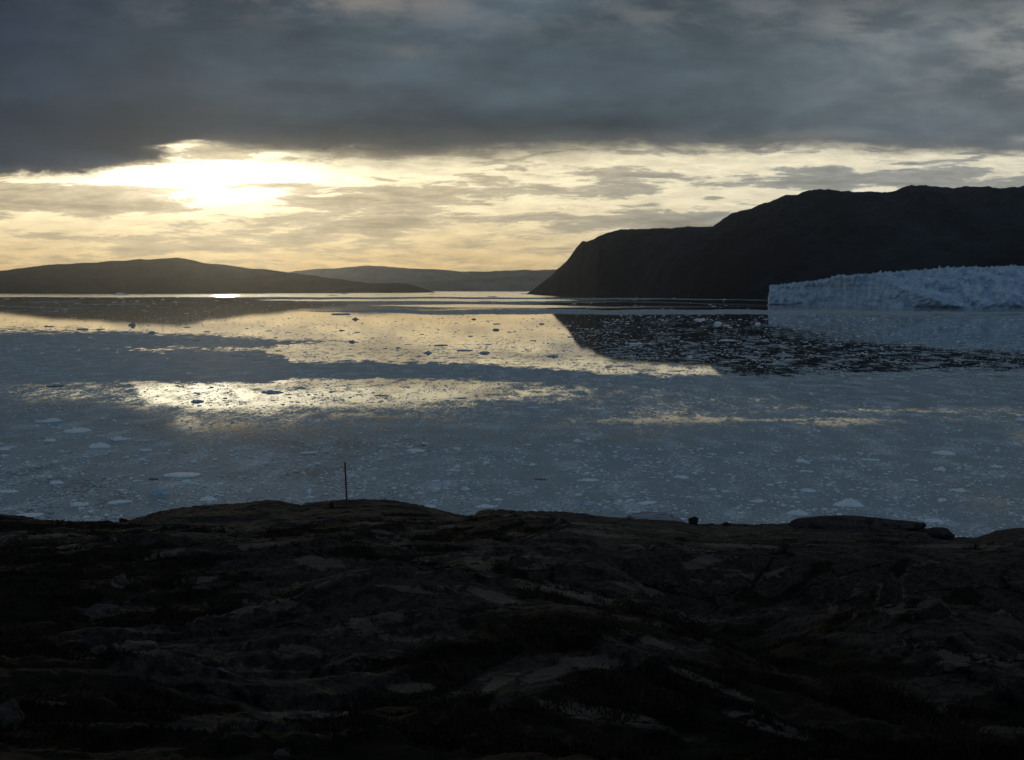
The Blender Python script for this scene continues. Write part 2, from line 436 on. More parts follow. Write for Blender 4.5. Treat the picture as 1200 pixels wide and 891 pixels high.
m_right = rock_mat("dark_cliff_rock", (0.009, 0.013, 0.019), (0.036, 0.048, 0.064), 0.006)
m_far = rock_mat("hazed_hill_rock", (0.20, 0.185, 0.16), (0.34, 0.31, 0.27), 0.002)  # paler than the rock itself: haze brightness is put into the colour
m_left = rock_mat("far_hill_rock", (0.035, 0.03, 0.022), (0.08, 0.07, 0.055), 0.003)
me = range_mesh("mountain", [(610, 346), (617, 345), (630, 336), (645, 325), (655, 315), (664, 307), (672, 296), (681, 287), (693, 283), (700, 278), (712, 273), (725, 270), (740, 269), (752, 269.5), (765, 267.5), (790, 267.5), (805, 265.5), (835, 266), (845, 259), (858, 253), (880, 247), (900, 240), (920, 232), (940, 230), (960, 228.5), (1000, 228.5), (1050, 228), (1066, 224.5), (1085, 222.5), (1110, 223.5), (1140, 225), (1200, 225), (1300, 215), (1500, 200), (1900, 190)],
    [(610, 13500), (617, 13000), (700, 9600), (800, 8100), (900, 7300), (1200, 6400), (1900, 5200)], [(610, 600), (640, 900), (700, 1100), (900, 1800), (1900, 2400)], 130, 0.0011, 900, 130, 0.85, rn=0.0)
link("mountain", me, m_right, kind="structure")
me = range_mesh("hill", [(-700, 330), (-400, 318), (-200, 324), (-60, 322), (0, 318), (30, 314), (60, 311), (90, 309.5), (115, 308.5), (130, 306.5), (150, 306), (165, 304.5), (175, 305), (190, 304), (207, 303), (220, 305), (240, 309), (262, 311), (290, 315), (312, 316), (330, 319), (350, 322), (370, 325), (395, 328), (415, 331), (432, 333), (445, 332.5), (462, 331.5), (478, 333), (490, 336), (503, 341), (510, 342.5)],
    [(-700, 14500), (0, 16500), (300, 17000), (510, 17500)], [(-700, 2500), (300, 2200), (440, 1200), (510, 400)], 60, 0.0008, 700, 70, 0.8)
link("hill", me, m_left, kind="structure")
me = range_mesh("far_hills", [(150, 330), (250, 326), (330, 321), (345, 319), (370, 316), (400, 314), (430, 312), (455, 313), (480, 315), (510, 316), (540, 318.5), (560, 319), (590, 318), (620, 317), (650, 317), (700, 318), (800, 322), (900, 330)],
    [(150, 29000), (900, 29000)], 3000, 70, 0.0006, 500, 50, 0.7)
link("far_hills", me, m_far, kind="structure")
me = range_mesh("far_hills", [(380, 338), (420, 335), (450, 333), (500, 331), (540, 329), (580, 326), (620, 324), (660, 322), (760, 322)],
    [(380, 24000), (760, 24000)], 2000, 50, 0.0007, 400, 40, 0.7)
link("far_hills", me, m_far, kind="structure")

# ------------------------------------------------------------------ glacier front
gx = np.array([893, 900, 955, 988, 1050, 1100, 1150, 1200, 1300, 1500, 1800], float)
gb = np.array([357.5, 358, 359.0, 360.2, 362.2, 362.6, 363, 363.3, 364.5, 367, 371], float)
gt = np.array([341, 336, 330, 324, 320, 316.5, 313.5, 312, 309, 305, 300], float)
ncol, nfr, ntop = 1300, 110, 110
u = np.linspace(896, 1800, ncol) if False else np.concatenate([np.linspace(898, 1215, 1000), np.linspace(1216, 1800, 300)])
a_, s_ = ray(u, np.interp(u, gx, gb)); db = -EYE / s_
Hh = EYE + ray(u, np.interp(u, gx, gt))[1] * db
Hh *= np.where(u < 901, np.clip((u - 896) / 5, 0.3, 1), 1)
t = np.linspace(0, 1, nfr)[:, None]; s2 = np.linspace(0, 1, ntop)[1:, None] ** 1.4
Zf = t * Hh[None, :]; Yf = db[None, :] + t ** 1.5 * (0.10 + 0.9 * sstep(985, 1060, u))[None, :] * Hh[None, :]; Xf = a_[None, :] * db[None, :] + 0 * t
depth = 1700.0
Yt = db[None, :] + (0.10 + 0.9 * sstep(985, 1060, u))[None, :] * Hh[None, :] + s2 * depth
Xt = a_[None, :] * db[None, :] + s2 * depth * 0.35
Zt = Hh[None, :] * (1.0 + 0.0 * s2) + s2 * (6 + 10 * sstep(950, 1300, u))[None, :]
Xg, Yg, Zg = np.vstack([Xf, Xt]), np.vstack([Yf, Yt]), np.vstack([Zf, Zt])
tt = np.vstack([t + 0 * u[None, :], 1 + s2 + 0 * u[None, :]])
# blocks and flutes of the calving face, seracs on top
edgef = sstep(0, 0.12, tt)
fl = ridged(Xg * 0.022, Yg * 0.02, Zg * 0.006, 4)
bl = noise3(Xg * 0.035, Zg * 0.03, 2.0) + 0.5 * noise3(Xg * 0.09, Zg * 0.07, 5.0)
big = fbm(Xg * 0.0042 + Zg * 0.006, Yg * 0.002, Zg * 0.004, 3)
face = tt <= 1
Yg = Yg + np.where(face, 1, np.clip(1 - (tt - 1) * 6, 0, 1)) * (-7 * fl - 22 * bl - 80 * big) * (0.35 + 0.65 * edgef)
ser = ridged(Xg * 0.018, Yg * 0.012, 3.0, 4)
ser2 = noise3(Xg * 0.06, Yg * 0.045, 9.0)
topw = sstep(0.72, 1.0, tt) * np.where(tt <= 1, 1, 1)
Zg = Zg + 1.15 * topw * (9 * ser + 15.0 * np.maximum(ser2, -0.35) + 13 * noise3(Xg * 0.011, Yg * 0.008, 1.0) + 8 * noise3(Xg * 0.13, Yg * 0.1, 4.0) - 16) * np.clip(Hh / 120, 0.25, 1)[None, :]
Zg[0] = -6; Zg = np.maximum(Zg, np.where(tt < 0.01, -6, 0.2))
me = np_mesh("glacier", np.stack([Xg, Yg, Zg], -1).reshape(-1, 3), grid_faces(*Zg.shape))
m_gl, nt, b = new_mat("glacier_ice")
p = geopos(nt); gxx, gyy, gzz = sep(nt, p)
n = nz(nt, p, 0.03, 8, 0.65); n2 = nz(nt, vec(nt, gxx * 0.03, gyy * 0.03, gzz * 0.022), 1.0, 7, 0.62)
c = mix(nt, n2.step(0.35, 0.65), (0.29, 0.44, 0.61), (0.56, 0.68, 0.80))
c = mix(nt, n.step(0.60, 0.72) * 0.6, c, (0.30, 0.38, 0.45))
nt.links.new(c.k, b.inputs['Base Color']); b.inputs['Roughness'].default_value = 0.7; b.inputs['Specular IOR Level'].default_value = 0.2
bump(nt, b, n, 0.5, 7.0)
link("glacier", me, m_gl, label="long blue-white glacier front with a crevassed cliff ending in the fjord", category="glacier")

# ------------------------------------------------------------------ foreground hill
crest_px = np.array([(-500, 640), (-150, 625), (0, 613.5), (60, 614), (90, 615.5), (130, 613), (150, 610), (170, 605), (186, 600), (205, 596), (230, 592.5), (270, 590), (300, 587.5), (325, 587), (342, 590), (352, 592), (370, 589.5), (385, 588.5), (405, 588), (435, 587), (446, 586), (465, 587.5), (490, 592), (515, 598.5), (535, 603.5), (548, 605), (556, 604.5), (562, 599), (575, 598), (600, 600), (625, 600.5), (645, 600), (665, 602), (700, 605), (725, 606.5), (750, 609), (790, 611), (820, 614), (860, 615), (900, 615.5), (925, 615), (1000, 616), (1085, 619), (1092, 625), (1105, 629), (1125, 631), (1145, 631), (1158, 626), (1168, 621), (1182, 619), (1200, 618), (1260, 616), (1400, 622), (1700, 640)], float)
ca, cs = ray(crest_px[:, 0], crest_px[:, 1])
# depth of the crest: left whaleback nearer, right bench farther
dcx = np.interp(crest_px[:, 0], [-500, 0, 150, 300, 480, 560, 720, 900, 1100, 1700], [44, 42, 40, 38, 39, 41, 46, 47, 44, 40])
def prof_at(y, d, tbl):
    return np.interp(d, tbl[:, 0], tbl[:, 1])
def tt_row(y, d): return float(ray(600, y)[1] * d)
L_tbl = np.array([(-30, 2.0), (-6, -0.7), (0, -1.75), (4, -2.7), (9, tt_row(893, 9)), (13, tt_row(800, 13)), (20, tt_row(702, 20)), (27, tt_row(647, 27)), (33, tt_row(614, 33)), (37, tt_row(596, 37))])
R_tbl = np.array([(-30, 2.0), (-6, -0.7), (0, -1.75), (4, -2.7), (9, tt_row(893, 9)), (15, tt_row(872, 15)), (23, tt_row(838, 23)), (29.5, tt_row(752, 29.5)), (31, tt_row(735, 31)), (33, tt_row(672, 33)), (34.5, tt_row(654, 34.5)), (40, tt_row(634, 40)), (44, tt_row(621, 44))])

def terrain(x, y):
    yy = np.maximum(y, 6.0)
    ux = x / yy
    zc_s = np.interp(ux, ca, cs); dc = np.interp(ux, ca, dcx)
    zc = zc_s * dc
    k = dc / 37.0
    zl = np.interp(y / np.where(y > 9, 9 + (y - 9), y) * np.where(y > 9, 9 + (y - 9) * (28.0 / (dc - 9)), y), L_tbl[:, 0], L_tbl[:, 1])
    zr = np.interp(np.where(y > 9, 9 + (y - 9) * (35.0 / (dc - 9)), y), R_tbl[:, 0], R_tbl[:, 1])
    # edge of the near slab, running down to the right
    ed = np.interp(y, [0, 9, 14, 21, 30, 37, 46], [9.0, 4.6, 3.0, 2.3, 0.6, -1.4, -3.0]) + 0.5 * noise3(x * 0.2, y * 0.35, 4.0)
    wr = sstep(0, 4.2, x - ed)
    z = zl * (1 - wr) + zr * wr
    # meet the crest line
    tcr = sstep(0.72, 1.0, y / dc)
    endz = np.where(wr > 0.5, R_tbl[-1, 1], L_tbl[-1, 1]) * 1.0
    ez = R_tbl[-1, 1] * wr + L_tbl[-1, 1] * (1 - wr)
    z = z + tcr * (zc - ez)
    # hummocks and hollows
    def hump(cx, cy, rx, ry, h): return h * np.exp(-(((x - cx) / rx) ** 2 + ((y - cy) / ry) ** 2))
    z = z + hump(12.0, 26, 4.0, 5.0, 1.7) + hump(-8.5, 22, 4.5, 3.5, 0.45) + hump(-2.0, 17, 2.6, 3.0, 0.5) + hump(-16.5, 36, 3.5, 3.0, -0.5) + hump(-6.6, 11.0, 1.8, 2.0, 0.35) + hump(1.2, 14.5, 1.6, 2.4, 0.35) + hump(5.0, 20, 2.4, 5.0, -0.9)
    # relief
    q = np.clip(np.abs(y - dc) / (0.45 * dc), 0, 1)              # calmer next to the crest line
    nearq = sstep(2, 9, y)
    rel = 0.55 * fbm(x * 0.11, y * 0.11, 1.0, 3) * q
    # strike of the layered gneiss: up to the right on the left whaleback, down to the right on the right slab
    wR = sstep(-3.0, 2.0, x + 0.06 * (y - 20))
    def strike(th): return x * math.cos(th) + y * math.sin(th), -x * math.sin(th) + y * math.cos(th)
    xa_, ya_ = strike(0.40); xb_, yb_ = strike(-0.85)
    xs = xa_ * (1 - wR) + xb_ * wR; ys = ya_ * (1 - wR) + yb_ * wR
    lay = fbm(xa_ * 0.16, ya_ * 0.65, 2.0, 3) * (1 - wR) + fbm(xb_ * 0.13, yb_ * 0.62, 2.5, 3) * wR
    st_ = lay * 2.2
    stp = np.floor(st_) + sstep(0.80, 1.0, st_ - np.floor(st_)) + 0.25 * (st_ - np.floor(st_))
    rel = rel + (0.15 * stp) * (0.25 + 0.75 * q)
    rel = rel + 0.08 * (ridged(xa_ * 0.4, ya_ * 1.3, 6.0, 4) * (1 - wR) + ridged(xb_ * 0.4, yb_ * 1.3, 6.0, 4) * wR) * (0.35 + 0.65 * q) + (0.03 * ridged(x * 0.9, y * 0.9, 14.0, 4) + 0.04 * fbm(x * 1.7, y * 1.7, 3.0, 5, 0.6)) * (0.4 + 0.6 * q)
    z = z + rel * nearq
    fall = np.maximum(y - dc, 0)
    z = np.where(y > dc, zc + rel * 0.4 * np.exp(-fall * 0.3) - 0.42 * fall - 0.012 * fall ** 2 + np.minimum(fall, 30) * 0.05 * fbm(x * 0.2, y * 0.2, 7.0, 4), z)
    return np.maximum(z, -EYE - 6)

rows = np.concatenate([np.linspace(-25, 6, 60), 7.0 * np.exp(np.arange(1, 470) * 0.00445), np.geomspace(57, 220, 60)])
sg = np.linspace(-1, 1, 980); sg = sg * (0.75 + 0.25 * sg ** 2)
Yt_ = np.repeat(rows[:, None], len(sg), 1)
Xt_ = sg[None, :] * (9 + 0.78 * np.maximum(rows, 0))[:, None]
Zt_ = terrain(Xt_, Yt_)
me = np_mesh("rocky_ground", np.stack([Xt_, Yt_, Zt_ + EYE], -1).reshape(-1, 3), grid_faces(*Xt_.shape))
def veg_mask(x, y):
    th = 0.45
    xs = x * math.cos(th) + y * math.sin(th); ys = -x * math.sin(th) + y * math.cos(th)
    v = 0.6 * fbm(xs * 0.30, ys * 0.75, 12.0, 5) + 0.5 * fbm(x * 0.12, y * 0.15, 15.0, 3)
    return sstep(-0.12, 0.16, v + 0.55 * (1 - sstep(9, 14.5, y)) - 0.25 * sstep(26, 33, y) + 0.25 * np.exp(-((x + 12) / 8) ** 2 - ((y - 17) / 5) ** 2) - 0.9 * np.exp(-((x + 1.7) / 2.2) ** 2 - ((y - 17) / 2.6) ** 2))
gz, gxx_ = np.gradient(Zt_)
vm = veg_mask(Xt_, Yt_)
tpx, tpy = pix(Xt_, np.maximum(Yt_, 1.0), Zt_)
pale_f = np.zeros_like(Xt_)
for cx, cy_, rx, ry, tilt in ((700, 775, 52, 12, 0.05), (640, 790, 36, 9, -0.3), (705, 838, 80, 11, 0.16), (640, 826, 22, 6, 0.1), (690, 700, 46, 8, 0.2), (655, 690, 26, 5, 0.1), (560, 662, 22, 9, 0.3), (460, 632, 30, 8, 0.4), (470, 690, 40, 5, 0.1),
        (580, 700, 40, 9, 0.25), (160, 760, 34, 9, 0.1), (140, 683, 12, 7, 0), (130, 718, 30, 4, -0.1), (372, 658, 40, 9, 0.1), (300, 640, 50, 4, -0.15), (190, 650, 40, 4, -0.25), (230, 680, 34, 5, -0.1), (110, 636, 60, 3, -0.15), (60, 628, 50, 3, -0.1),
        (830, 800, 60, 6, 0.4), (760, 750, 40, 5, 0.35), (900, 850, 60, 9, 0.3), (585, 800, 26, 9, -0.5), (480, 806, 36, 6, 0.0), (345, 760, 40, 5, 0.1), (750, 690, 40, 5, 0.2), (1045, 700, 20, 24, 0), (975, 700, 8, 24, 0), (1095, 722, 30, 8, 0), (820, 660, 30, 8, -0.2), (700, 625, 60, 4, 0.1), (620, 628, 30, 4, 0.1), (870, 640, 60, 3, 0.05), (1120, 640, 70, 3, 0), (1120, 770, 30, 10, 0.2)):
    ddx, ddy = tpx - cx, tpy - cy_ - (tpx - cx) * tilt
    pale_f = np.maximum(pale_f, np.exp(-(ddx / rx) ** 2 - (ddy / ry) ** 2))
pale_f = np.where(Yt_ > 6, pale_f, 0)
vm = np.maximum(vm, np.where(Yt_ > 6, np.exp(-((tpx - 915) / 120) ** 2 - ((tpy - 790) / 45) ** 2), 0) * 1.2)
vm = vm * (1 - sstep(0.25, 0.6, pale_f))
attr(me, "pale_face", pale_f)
attr(me, "heath_cover", vm)

m_gr, nt, b = new_mat("gneiss_and_heath")
p = geopos(nt)
pr = nt.nodes.new('ShaderNodeMapping'); nt.links.new(p.k, pr.inputs[0])
pr.inputs['Rotation'].default_value = (0, 0, -0.45); pr.inputs['Scale'].default_value = (0.45, 1.3, 1.3)
ps = S(nt, pr.outputs[0])
na = nz(nt, ps, 0.55, 8, 0.62, 0.6)
nb = nz(nt, p, 5.0, 6, 0.7)
nc = nz(nt, p, 28.0, 4, 0.7)
nd = nz(nt, ps, 1.4, 6, 0.6)
ne = nz(nt, p, 11.0, 6, 0.75)
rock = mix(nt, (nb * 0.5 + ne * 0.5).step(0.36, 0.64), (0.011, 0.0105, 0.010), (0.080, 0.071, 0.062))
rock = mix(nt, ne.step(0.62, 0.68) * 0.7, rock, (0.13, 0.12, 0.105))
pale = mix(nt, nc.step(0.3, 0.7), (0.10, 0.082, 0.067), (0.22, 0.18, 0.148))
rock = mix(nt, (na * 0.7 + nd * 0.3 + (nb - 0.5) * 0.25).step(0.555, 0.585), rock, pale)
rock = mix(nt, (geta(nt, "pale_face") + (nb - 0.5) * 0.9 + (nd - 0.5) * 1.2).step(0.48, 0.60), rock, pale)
rock = mix(nt, (nd + (nc - 0.5) * 0.3).step(0.58, 0.66) * 0.8, rock, (0.008, 0.008, 0.008))
vo = nt.nodes.new('ShaderNodeTexVoronoi'); vo.feature = 'DISTANCE_TO_EDGE'; vo.inputs['Scale'].default_value = 0.35
nt.links.new(cadd(nt, ps, cscale(nt, vec(nt, nb, nd, nb), 0.5)).k, vo.inputs['Vector'])
crack = S(nt, vo.outputs['Distance']).step(0.002, 0.018)
rock = mix(nt, crack, (0.004, 0.004, 0.004), rock)
heath = mix(nt, nb.step(0.35, 0.65), (0.0045, 0.0040, 0.0022), (0.022, 0.018, 0.009))
heath = mix(nt, nd.step(0.55, 0.7), heath, (0.028, 0.021, 0.010))
cov = (geta(nt, "heath_cover") + (nb - 0.5) * 0.7 + (nc - 0.5) * 0.5).step(0.4, 0.6)
c = mix(nt, cov, rock, heath)
nt.links.new(c.k, b.inputs['Base Color']); b.inputs['Roughness'].default_value = 0.9; b.inputs['Specular IOR Level'].default_value = 0.15
bump(nt, b, nb * 0.6 + ne * 0.5 + nc * 0.2 + nd * 0.8 + crack * 0.35, 1.0, 0.22)
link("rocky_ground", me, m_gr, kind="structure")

# ------------------------------------------------------------------ heath plants and dry grass (uncountable)
def tufts(name, n_t, blades, hgt, wid, spread, ymin, ymax, mat, thr, seed):
    r = np.random.default_rng(seed)
    N = n_t * 6
    y = ymin * (ymax / ymin) ** r.random(N); x = (r.random(N) * 2 - 1) * (0.62 * y + 1)
    m = (veg_mask(x, y) > thr) & (noise3(x * 0.5, y * 0.7, 30.0 + seed) > -0.05)
    x, y = x[m][:n_t], y[m][:n_t]
    sc_ = 0.6 + 0.8 * r.random(len(x))
    bx = np.repeat(x, blades) + r.normal(size=len(x) * blades) * spread
    by = np.repeat(y, blades) + r.normal(size=len(x) * blades) * spread
    hs = np.repeat(sc_, blades) * hgt * (0.5 + 0.8 * r.random(len(bx)))
    bz = terrain(bx, by) + EYE - 0.02
    ang = r.random(len(bx)) * 2 * math.pi
    lean = hs * (0.2 + 0.6 * r.random(len(bx))); la = r.random(len(bx)) * 2 * math.pi
    wx, wy = np.cos(ang) * wid, np.sin(ang) * wid
    v0 = np.stack([bx - wx, by - wy, bz], -1); v1 = np.stack([bx + wx, by + wy, bz], -1)
    v2 = np.stack([bx + wx * .6 + lean * .35 * np.cos(la), by + wy * .6 + lean * .35 * np.sin(la), bz + hs * .6], -1)
    v3 = np.stack([bx + lean * np.cos(la), by + lean * np.sin(la), bz + hs], -1)
    V = np.stack([v0, v1, v2, v3], 1).reshape(-1, 3)
    return link(name, np_mesh(name, V, np.arange(len(V)).reshape(-1, 4), False), mat, kind="stuff")
def leaf_mat(name, a, b_):
    m, nt, b = new_mat(name)
    n = nz(nt, geopos(nt), 3.0, 4, 0.6)
    nt.links.new(mix(nt, n.step(0.35, 0.65), a, b_).k, b.inputs['Base Color'])
    b.inputs['Roughness'].default_value = 0.9; b.inputs['Specular IOR Level'].default_value = 0.1
    return m
m_hea = leaf_mat("dark_heath", (0.005, 0.005, 0.0025), (0.018, 0.015, 0.007))
m_dry = leaf_mat("dry_grass", (0.022, 0.019, 0.010), (0.06, 0.05, 0.028))
o = tufts("heath", 22000, 7, 0.05, 0.008, 0.06, 8.0, 45, m_hea, 0.6, 1)
o["label"] = "low dark crowberry heath carpeting the hollows between the rocks"
o = tufts("dry_grass", 420, 34, 0.15, 0.004, 0.08, 9.5, 44, m_dry, 0.55, 5)
o["label"] = "pale dry grass tufts growing in cracks of the rocky hill"

# ------------------------------------------------------------------ loose rocks
def blob_mesh(name, seed, sub=4, flat=1.0, cuts=7, rough=0.16):
    bm = bmesh.new(); bmesh.ops.create_icosphere(bm, subdivisions=sub, radius=1.0)
    r = np.random.default_rng(seed)
    co = np.array([v.co[:] for v in bm.verts])
    for _ in range(cuts):                         # fracture planes
        nrm = r.normal(size=3); nrm /= np.linalg.norm(nrm); k = 0.55 + 0.3 * r.random()
        dd_ = co @ nrm; over = np.maximum(dd_ - k, 0); co -= over[:, None] * nrm * 0.92
    nn = fbm(co[:, 0] * 1.3 + seed, co[:, 1] * 1.3, co[:, 2] * 1.3, 4)
    co *= (1 + rough * nn)[:, None]
    co[:, 2] *= flat
    co /= np.abs(co[:, :2]).max()
    for v, c_ in zip(bm.verts, co): v.co = c_
    for f in bm.faces: f.smooth = False
    me = bpy.data.meshes.new(name); bm.to_mesh(me); bm.free()
    return me

def stone_mat(name, c0, c1, lich):
    m, nt, b = new_mat(name)
    p = geopos(nt)
    n = nz(nt, p, 9, 7, 0.68); n2 = nz(nt, p, 2.6, 5, 0.6)
    c = mix(nt, n.step(0.3, 0.7), c0, c1)
    c = mix(nt, (n2 + (n - 0.5) * 0.5).step(0.54, 0.62), c, lich)
    nt.links.new(c.k, b.inputs['Base Color']); b.inputs['Roughness'].default_value = 0.9; b.inputs['Specular IOR Level'].default_value = 0.15
    bump(nt, b, n, 0.7, 0.06)
    return m
m_pale = stone_mat("pale_gneiss", (0.055, 0.045, 0.038), (0.105, 0.088, 0.074), (0.022, 0.028, 0.026))
m_dark = stone_mat("dark_gneiss", (0.012, 0.0115, 0.011), (0.028, 0.026, 0.024), (0.05, 0.046, 0.042))
m_mid = stone_mat("grey_gneiss", (0.035, 0.031, 0.027), (0.085, 0.074, 0.065), (0.015, 0.0145, 0.014))

m_slab, nt, b = new_mat("streaked_sheen_slab")  # matte pale blue-grey stands in for sky reflection on the smooth rock
p = geopos(nt); ax, ay, az = sep(nt, p)
n = nz(nt, vec(nt, ax * 0.55, ay * 4.0, az * 9.0), 1.0, 6, 0.6, 0.3)
nt.links.new(mix(nt, n.step(0.47, 0.56), (0.27, 0.31, 0.35), (0.035, 0.036, 0.038)).k, b.inputs['Base Color']); b.inputs['Roughness'].default_value = 0.8
bump(nt, b, n, 0.5, 0.05)

def hit(px, py, d0=6.0, d1=60.0):
    """ground point seen at a photo pixel."""
    a, s = ray(px, py)
    d = np.linspace(d0, d1, 2400)
    below = terrain(a * d, d) >= s * d
    i = int(np.argmax(below)) if below.any() else len(d) - 1
    return float(a * d[i]), float(d[i])

def rock(name, px, py, wpx, hpx, mat, seed, label, cat, rz=0.0, dep=0.6, sink=0.35, sub=4, y=None, flat=0.8, rough=0.16, cuts=7):
    if y is None: x, y = hit(px, py)
    else: x = float(ray(px, py)[0]) * y
    m = y / FPX
    hw = wpx * m / 2; hh = max(hpx * m / 2, 0.04)
    me = blob_mesh(name, seed, sub, flat, cuts, rough)
    co = np.array([v.co[:] for v in me.vertices]); co[:, 2] /= np.abs(co[:, 2]).max()
    co *= np.array([hw, hw * dep, hh / (1 - sink * 0.7)])
    me.vertices.foreach_set("co", co.astype(np.float32).ravel()); me.update()
    o = link(name, me, mat, label=label, category=cat)
    o.location = (x, y, EYE + float(terrain(np.array(x), np.array(y))) + hh * (1 - sink) * 0.55)
    o.rotation_euler = (0, 0, rz)
    return o

rock("boulder", 813, 606, 13, 13, m_dark, 11, "dark rounded boulder perched on the crest beside the pale streaked slab", "boulder", y=45.5, sink=0.05, dep=0.9)
rock("stone", 388, 587, 7, 7, m_dark, 12, "small dark stone on the crest left of the marker pole", "stone", y=37.0, sink=0.1, dep=0.9)
rock("stone", 145, 611, 11, 6, m_dark, 13, "low dark stone on the left skyline of the rocky hill", "stone", y=40, sink=0.2, dep=0.9)
rock("stone", 852, 614, 12, 4, m_dark, 14, "small flat stone on the crest right of the dark boulder", "stone", y=46.3, sink=0.2, dep=0.9)
rock("flat_rock", 1003, 616, 166, 15, m_mid, 15, "long flat-topped rock slab lying along the right crest", "flat rock", y=44.0, sink=0.62, dep=0.35, rough=0.12, cuts=4)
rock("flat_rock", 754, 598, 50, 6, m_dark, 19, "thin dark rock sliver along the back of the pale streaked slab", "flat rock", y=48.5, sink=-0.9, dep=0.4, rough=0.2)
rock("flat_rock", 1092, 628, 60, 10, m_dark, 16, "short dark slab at the right foot of the long flat-topped slab", "flat rock", y=43.4, sink=0.3, dep=0.6)
rock("flat_rock", 770, 605, 88, 17, m_slab, 17, "pale streaked rock slab on the crest left of the dark boulder", "flat rock", y=47.0, sink=0.2, dep=0.5, rough=0.10)
for i, (px_, py_, wp, hp, mt, lab) in enumerate((
    (142, 684, 24, 14, m_pale, "small pale stone lying alone among heath at far left"),
    (116, 766, 24, 11, m_pale, "pale wedge-shaped stone left of the wider pale slab"),
    (162, 762, 62, 13, m_pale, "wide pale broken slab in the dark heath on the left"),
    (118, 720, 66, 10, m_mid, "thin grey slab under the grass tufts on the left"),
    (8, 850, 60, 30, m_mid, "big grey boulder cut by the bottom left corner"),
    (208, 790, 22, 8, m_mid, "small grey stone right below the wide pale slab"),
    (360, 629, 9, 6, m_pale, "tiny pale stone on the slope left of the marker pole"),
    (1045, 706, 34, 46, m_mid, "upright grey block in the shaded rock face on the right"),
    (974, 704, 16, 48, m_mid, "narrow upright grey pillar of rock left of the upright block"),
    (1095, 722, 56, 20, m_mid, "grey lying boulder right of the upright block"),
    (786, 686, 22, 8, m_pale, "small pale stone on the edge of the shaded gully"),
    (1120, 760, 36, 22, m_mid, "grey stone on the hummock at right"),
    (1185, 830, 60, 40, m_dark, "dark boulder at the lower right edge"),
    (330, 888, 26, 8, m_mid, "grey stone at the bottom edge left of centre"),
    (360, 845, 14, 7, m_pale, "little pale stone in dark heath near the bottom"),
    (515, 752, 14, 5, m_pale, "tiny pale stone on the dark rounded dome"))):
    rock("stone" if wp < 30 else "boulder", px_, py_, wp, hp, mt, 40 + i, lab, "stone" if wp < 30 else "boulder", rz=random.uniform(-0.3, 0.3), sink=0.45 if wp < 40 else 0.75, dep=random.uniform(0.5, 0.9), rough=0.30, cuts=14)

# marker pole
ybase = 37.0
xa, _ = ray(406.8, 588.5); xp = float(xa) * ybase
zb = EYE + float(terrain(np.array(xp), np.array(ybase)))
top = Vector((float(ray(404.2, 542)[0]) * ybase, ybase, EYE + float(ray(404.2, 542)[1]) * ybase))
bot = Vector((xp, ybase, zb - 0.15))
m_rust, nt, b = new_mat("rusty_iron")
n = nz(nt, objco(nt), 25, 5, 0.6)
nt.links.new(mix(nt, n.step(0.35, 0.65), (0.07, 0.035, 0.022), (0.15, 0.075, 0.045)).k, b.inputs['Base Color'])
b.inputs['Roughness'].default_value = 0.85; b.inputs['Metallic'].default_value = 0.2
pole = link("marker_pole", None, label="thin rusty marker pole standing upright on the crest", category="pole")
pole.location = bot
pole.rotation_euler = (top - bot).to_track_quat('Z', 'Y').to_euler()
Lp = (top - bot).length
def rodmesh(name, rings, seg=14):
    bm = bmesh.new(); prev = None
    for r_, z_ in rings:
        ring = [bm.verts.new((r_ * math.cos(2 * math.pi * k / seg), r_ * math.sin(2 * math.pi * k / seg), z_)) for k in range(seg)]
        if prev:
            for k in range(seg): bm.faces.new((prev[k], prev[(k + 1) % seg], ring[(k + 1) % seg], ring[k]))
        else: bm.faces.new(ring[::-1])
        prev = ring
    bm.faces.new(prev)
    me = bpy.data.meshes.new(name); bm.to_mesh(me); bm.free(); return me
link("shaft", rodmesh("shaft", [(0.034, 0), (0.033, Lp * 0.5), (0.030, Lp - 0.03)]), m_rust, pole)
link("cap", rodmesh("cap", [(0.034, Lp - 0.05), (0.039, Lp - 0.045), (0.039, Lp - 0.008), (0.028, Lp)]), m_rust, pole)

# ------------------------------------------------------------------ ice floes
m_ice, nt, b = new_mat("floe_ice")
n = nz(nt, geopos(nt), 0.8, 6, 0.65)
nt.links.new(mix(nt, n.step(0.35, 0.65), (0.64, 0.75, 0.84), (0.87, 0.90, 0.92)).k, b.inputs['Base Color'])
b.inputs['Roughness'].default_value = 0.6; b.inputs['Specular IOR Level'].default_value = 0.25
bump(nt, b, n, 0.6, 0.5)
m_dirty, nt, b = new_mat("debris_ice")
n = nz(nt, geopos(nt), 1.2, 6, 0.65)
nt.links.new(mix(nt, n.step(0.35, 0.65), (0.03, 0.028, 0.025), (0.16, 0.16, 0.155)).k, b.inputs['Base Color'])
b.inputs['Roughness'].default_value = 0.7
# darker blue ice, so it stands dark against bright water
m_blue, nt, b = new_mat("dark_blue_ice")
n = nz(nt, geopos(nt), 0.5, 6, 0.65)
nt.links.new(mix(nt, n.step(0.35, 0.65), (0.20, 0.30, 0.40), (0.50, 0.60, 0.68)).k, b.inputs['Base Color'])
b.inputs['Roughness'].default_value = 0.5; b.inputs['Specular IOR Level'].default_value = 0.3

